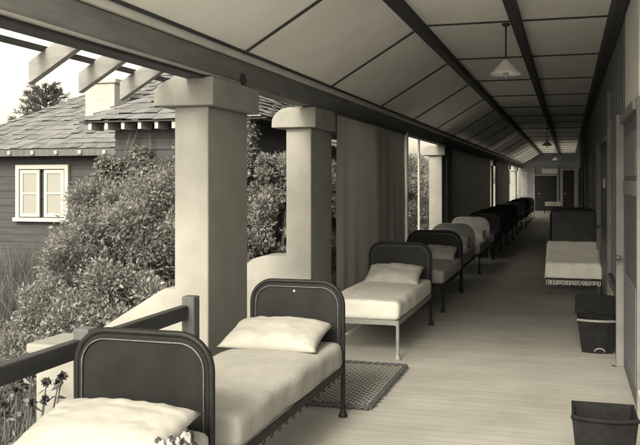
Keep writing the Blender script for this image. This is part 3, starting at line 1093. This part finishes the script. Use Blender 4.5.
# casement window
wx0, wx1, wz0, wz1, wy = -12.45, -11.03, 0.83, 2.15, 16.02
win = thing('tmp', None, None)
bpy.data.objects.remove(win)
b = nb()
box(b, wx0, wx1, wy - 0.09, wy, wz1 - 0.10, wz1, 0.006)
box(b, wx0 - 0.05, wx1 + 0.05, wy - 0.13, wy, wz0, wz0 + 0.09, 0.006)
box(b, wx0, wx0 + 0.10, wy - 0.09, wy, wz0 + 0.09, wz1 - 0.10, 0.006)
box(b, wx1 - 0.10, wx1, wy - 0.09, wy, wz0 + 0.09, wz1 - 0.10, 0.006)
win = obj('window', b, 'white', house)
for k, (a, c) in enumerate(((wx0 + 0.12, -11.80), (-11.68, wx1 - 0.12))):
    b = nb()
    z0, z1 = wz0 + 0.11, wz1 - 0.12
    y0, y1 = wy - 0.075, wy - 0.03
    box(b, a, a + 0.08, y0, y1, z0, z1)
    box(b, c - 0.08, c, y0, y1, z0, z1)
    box(b, a + 0.08, c - 0.08, y0, y1, z0, z0 + 0.08)
    box(b, a + 0.08, c - 0.08, y0, y1, z1 - 0.08, z1)
    box(b, a + 0.08, c - 0.08, y0, y1, (z0 + z1) / 2 - 0.02, (z0 + z1) / 2 + 0.02)
    obj('sash', b, 'white', win)
    obj('pane', bx(a + 0.06, c - 0.06, wy - 0.055, wy - 0.045, z0 + 0.06, z1 - 0.06), 'glass', win)

# ------------------------------------------------------------------ plants
def leaf(bm, p, d, ln, wd, up=None, bend=0.25):
    d = d.normalized()
    side = d.cross(up if up is not None else Vector((random.uniform(-1, 1), random.uniform(-1, 1), random.uniform(-1, 1))))
    if side.length < 1e-3:
        side = d.orthogonal()
    side.normalize()
    nrm = side.cross(d)
    a = bm.verts.new(p)
    m1 = p + d * ln * 0.45
    l_ = bm.verts.new(m1 + side * wd * 0.5 + nrm * bend * wd * 0.5)
    r_ = bm.verts.new(m1 - side * wd * 0.5 + nrm * bend * wd * 0.5)
    e = bm.verts.new(p + d * ln - nrm * ln * bend * 0.5)
    bm.faces.new((a, l_, e))
    bm.faces.new((a, e, r_))


def rnd_dir(upb=0.25):
    while True:
        v = Vector((random.uniform(-1, 1), random.uniform(-1, 1), random.uniform(-1, 1)))
        if 0.05 < v.length < 1:
            v.normalize()
            v.z += upb
            return v


def shrub(label, x, y, rx, ry, h, n, m='leaf', ln=0.10, wd=0.055, name='shrub', clumps=26, group='shrubs in the garden', base=GZ):
    t = thing(name, label, 'shrub', (x, y, base), 0, group)
    b = nb()
    cl = []
    for k in range(clumps):
        a = random.uniform(0, 2 * math.pi)
        q = random.uniform(0.15, 1.0) ** 0.6
        z = h * random.uniform(0.12, 0.95)
        sh = math.sqrt(max(0.05, 1 - (z / h) ** 2.2))
        cl.append((Vector((rx * q * math.cos(a) * sh, ry * q * math.sin(a) * sh, z)), random.uniform(0.16, 0.34) * min(rx, h * 0.7)))
    for k in range(int(n * 1.7)):
        c, r_ = random.choice(cl)
        d = rnd_dir(0.2)
        p = c + Vector((d.x, d.y, d.z * 0.8)) * r_ * random.choice((random.uniform(0.45, 1.05), random.uniform(0.7, 1.35)))
        if p.z < 0.02:
            p.z = random.uniform(0.02, 0.2)
        f_ = random.choice((0.35, 0.5, 0.6, 0.75, 1.0)) * random.uniform(0.8, 1.15)
        leaf(b, p, d + rnd_dir(0.0) * 0.9, ln * f_, wd * f_ * random.uniform(0.6, 1.0))
    obj('foliage', b, m, t)
    b = nb()
    for c, r_ in cl:
        mid = Vector((c.x * 0.35, c.y * 0.35, c.z * 0.55))
        tube(b, [Vector((c.x * 0.08, c.y * 0.08, -0.05)), mid, c], [0.022, 0.014, 0.006], 5)
    obj('stem', b, 'stem', t)
    return t


def climber(label, x0, x1, y0, y1, z0, z1, n, m='leaf'):
    t = thing('climbing_vine', label, 'vine', ((x0 + x1) / 2, y1, GZ), 0)
    cx = (x0 + x1) / 2
    b = nb()
    k = 0
    while k < n:
        x = random.uniform(x0, x1)
        top = z1 + 0.45 * noise.noise(Vector((x * 1.1, 4.4, 0))) + 0.35 * noise.noise(Vector((x * 3.3, 1.4, 0)))
        z = random.uniform(z0, top)
        y = y1 - (y1 - y0) * random.random() * (0.35 + 0.65 * (1 - (z - z0) / (z1 - z0 + 0.4))) * (0.7 + 0.6 * noise.noise(Vector((x * 1.6, z * 1.6, 7))))
        if noise.noise(Vector((x * 2.3, z * 2.3, 2))) < -0.30:
            continue
        d = Vector((random.uniform(-1, 1), -random.uniform(0.2, 1.2), random.uniform(-0.9, 0.7)))
        f_ = random.uniform(0.6, 1.35)
        leaf(b, Vector((x - cx, y - y1, z - GZ)), d, 0.062 * f_, 0.04 * f_)
        k += 1
    obj('foliage', b, m, t)
    b = nb()
    for k in range(14):
        x = random.uniform(x0, x1) - cx
        pts = [Vector((x, -0.1, -0.05))]
        z = 0
        while z < (z1 - GZ) * random.uniform(0.8, 1.1):
            z += 0.25
            x += random.uniform(-0.08, 0.08)
            pts.append(Vector((x, -0.08 + random.uniform(-0.03, 0.03), z)))
        tube(b, pts, [0.02 * (1 - 0.7 * i / len(pts)) for i in range(len(pts))], 5)
    obj('stem', b, 'stem', t)
    return t


climber('dense leafy climber spread over the front wall of the near house wing', -6.45, -4.1, 9.3, 10.36, GZ, 2.32, 66000)
shrub('broad leafy shrub at the left corner of the climber covered wing', -5.95, 9.25, 0.8, 0.8, 2.05, 20000, ln=0.075, wd=0.045, clumps=46)
shrub('tall loose shrub in front of the climber, between the house and the largest pillar', -5.2, 8.4, 0.8, 0.8, 1.7, 18000, ln=0.07, wd=0.042, clumps=46)
shrub('pale flowering shrub low beside the sloping foot of the largest pillar', -4.3, 7.2, 0.7, 0.8, 1.12, 13000, 'leaf_flower', 0.06, 0.04, clumps=40)
shrub('narrow shrub darkened for a shaded hollow before the tall loose shrub', -5.35, 7.75, 0.42, 0.4, 1.25, 7000, 'leaf_dark', 0.06, 0.035, clumps=24)  # dark leaf colour paints a shaded hole in the planting
shrub('small leaf shrub behind the low white pier', -4.6, 6.1, 0.55, 0.5, 0.62, 8000, 'leaf', 0.05, 0.03)
shrub('leafy shrub seen between the two largest pillars', -4.5, 9.0, 0.8, 0.9, 1.5, 18000, 'leaf', 0.065, 0.042, clumps=44)
shrub('shrub trained against the shaded right wall of the house wing', -3.95, 13.2, 0.4, 0.8, 2.5, 14000, 'leaf', 0.07, 0.05, clumps=44)
shrub('bushy shrub at the front corner of the house wing, between the pillars', -3.75, 10.1, 0.5, 0.5, 2.5, 20000, 'leaf', 0.07, 0.05, clumps=60)
shrub('dense shrub filling the gap behind the rounded pillar foot', -4.0, 11.0, 0.5, 0.9, 2.45, 16000, 'leaf', 0.065, 0.045, clumps=44)
for i, y in enumerate((24.0, 26.8, 29.6, 32.4)):
    shrub('tall dark hedge shrub seen through the open bay past the grey blind', -5.0 - 0.3 * (i % 2), y, 1.1, 1.6, 2.9, 9000, 'leaf', 0.10, 0.065, clumps=34, name='hedge_shrub', group='hedge shrubs along the veranda')
# tall reedy grass clumps at the left
def grass_clump(label, x, y, r_, h, n, m='grass', wd=0.016):
    t = thing('grass_clump', label, 'grass', (x, y, GZ), 0, 'tall grass clumps in the garden')
    b = nb()
    for k in range(n):
        a, q = random.uniform(0, 6.283), r_ * math.sqrt(random.random())
        p = Vector((q * math.cos(a), q * math.sin(a), -0.02))
        hh = h * random.uniform(0.5, 1.1)
        ln = Vector((random.uniform(-1, 1), random.uniform(-1, 1), 0)) * hh * 0.35
        sd = Vector((random.uniform(-1, 1), random.uniform(-1, 1), 0)).normalized() * wd * 0.5
        m1, e = p + Vector((0, 0, hh * 0.55)) + ln * 0.25, p + Vector((0, 0, hh * 0.95)) + ln
        v = [b.verts.new(z) for z in (p - sd, p + sd, m1 + sd * 0.8, m1 - sd * 0.8, e)]
        b.faces.new((v[0], v[1], v[2], v[3]))
        b.faces.new((v[3], v[2], v[4]))
    obj('blades', b, m, t)
    return t


shrub('leafy shrub filling the foot of the climber beside the largest pillar', -5.0, 9.35, 0.8, 0.6, 2.25, 22000, 'leaf', 0.065, 0.042, clumps=44)
shrub('low weedy shrub between the reedy grass and the pale flowering shrub', -5.1, 7.0, 0.6, 0.5, 0.95, 9000, 'leaf_flower', 0.055, 0.028, clumps=34)
shrub('weedy shrub under the white house window', -6.5, 9.6, 0.7, 0.6, 1.2, 9000, 'leaf', 0.06, 0.03, clumps=34)
for lab, x, y, r_, h, n in (('tall grass clump below the white window, left edge', -6.9, 9.3, 0.8, 1.25, 2200),
                            ('reedy grass clump left of the dark shrub', -5.75, 7.5, 0.7, 1.05, 2000),
                            ('short rough grass clump left of the white pier', -5.1, 6.5, 0.7, 0.65, 1600),
                            ('low grass clump at the foot of the white pier', -4.1, 5.3, 0.7, 0.45, 1300)):
    grass_clump(lab, x, y, r_, h, n)
# broad strap leaved plant
t = thing('strap_leaf_plant', 'strap leaved plant with long pale arching leaves behind the white pier', 'plant', (-4.55, 6.35, GZ))
b = nb()
for k in range(26):
    a = random.uniform(0, 6.283)
    ln = random.uniform(0.55, 0.95)
    lean = random.uniform(0.6, 1.3)
    pts = []
    for i in range(8):
        f_ = i / 7
        r0 = ln * lean * f_
        z = ln * (1.25 * f_ - 0.85 * lean * f_ * f_ * 1.1)
        pts.append(Vector((r0 * math.cos(a), r0 * math.sin(a), z)))
    sd = Vector((-math.sin(a), math.cos(a), 0))
    pv = None
    for i, p in enumerate(pts):
        wd = 0.032 * math.sin(math.pi * (0.15 + 0.85 * i / 7)) + 0.002
        cur = (b.verts.new(p - sd * wd), b.verts.new(p + Vector((0, 0, -wd * 0.5))), b.verts.new(p + sd * wd))
        if pv:
            b.faces.new((pv[0], pv[1], cur[1], cur[0]))
            b.faces.new((pv[1], pv[2], cur[2], cur[1]))
        pv = cur
obj('leaves', b, 'leaf_pale', t)
# flowering plant before the pier
t = thing('flowering_plant', 'thin stemmed plant with dark round flower heads before the low white pier', 'plant', (-2.84, 3.70, GZ))
bs, bl, hs = nb(), nb(), []
for (fx, fy, fz) in ((-0.02, 0.10, 1.0), (0.06, 0.12, 0.94), (-0.08, 0.05, 0.90), (-0.12, 0.0, 0.83), (0.12, 0.14, 0.93), (0.02, 0.05, 0.84), (0.16, 0.12, 0.98), (-0.20, -0.05, 0.74), (-0.26, -0.02, 0.80), (0.10, 0.05, 0.86), (-0.16, 0.06, 0.76)):
    e = Vector((fx, fy, fz))
    tube(bs, [Vector((fx * 0.3, fy * 0.3 - 0.05, -0.05)), Vector((fx * 0.7, fy * 0.6 - 0.03, fz * 0.55)), e], [0.006, 0.005, 0.004], 5)
    for q in range(7):
        f_ = random.uniform(0.35, 0.97)
        leaf(bl, Vector((fx * (0.3 + 0.7 * f_), fy * (0.3 + 0.7 * f_) - 0.04 * (1 - f_), fz * f_)), rnd_dir(0.1), random.uniform(0.05, 0.09), 0.03)
    h_ = nb()
    for q in range(46):
        d = rnd_dir(0.3)
        leaf(h_, e, d, random.uniform(0.026, 0.038), 0.022)
    hs.append(h_)
obj('stem', bs, 'stem', t)
obj('foliage', bl, 'leaf', t)
for h_ in hs:
    obj('flower_head', h_, 'petal', t)
# ground cover
b = nb()
for k in range(26000):
    x, y = -3.85 - 9.0 * random.random() ** 1.5, random.uniform(2.2, 15.5)
    if -6.4 < x < -4 and y > 10.4:
        continue
    hh = random.uniform(0.05, 0.20)
    p = Vector((x, y, GZ + 0.10 * noise.noise(Vector((x * 0.35, y * 0.35, 0))) - 0.02))
    sd = Vector((random.uniform(-1, 1), random.uniform(-1, 1), 0)).normalized() * 0.010
    e = p + Vector((random.uniform(-0.08, 0.08), random.uniform(-0.08, 0.08), hh))
    v = [b.verts.new(z) for z in (p - sd, p + sd, e)]
    b.faces.new(v)
tag(obj('grass', b, 'grass'), 'rough short grass over the garden ground', 'grass', kind='stuff')

# pine behind the house
t = thing('pine_tree', 'dark spiky pine crown rising behind the roof of the far house', 'tree', (-21.9, 30.0, GZ))
b = nb()
tube(b, [(0, 0, -0.2), (0.05, 0, 2.5), (0.0, 0.05, 5.0), (0.02, 0, 6.1)], [0.24, 0.19, 0.10, 0.02], 8)
br = []
for k in range(90):
    z = 2.6 + 3.5 * (k / 90)
    a = k * 2.4
    ln = (1.9 * (1 - (z - 2.4) / 4.3) + 0.25) * random.uniform(0.75, 1.15)
    e = Vector((ln * math.cos(a), ln * math.sin(a), z + ln * random.uniform(0.25, 0.6)))
    tube(b, [Vector((0, 0, z)), e], [0.03, 0.006], 5)
    br.append((Vector((0, 0, z)), e))
obj('trunk', b, 'bark', t)
b = nb()
for s_, e in br:
    for q in range(70):
        f_ = random.uniform(0.25, 1.0)
        p = s_.lerp(e, f_)
        d = (e - s_).normalized() + rnd_dir(0.3) * 0.9
        leaf(b, p, d, random.uniform(0.18, 0.34), 0.03)
obj('crown', b, 'leaf_dark', t)
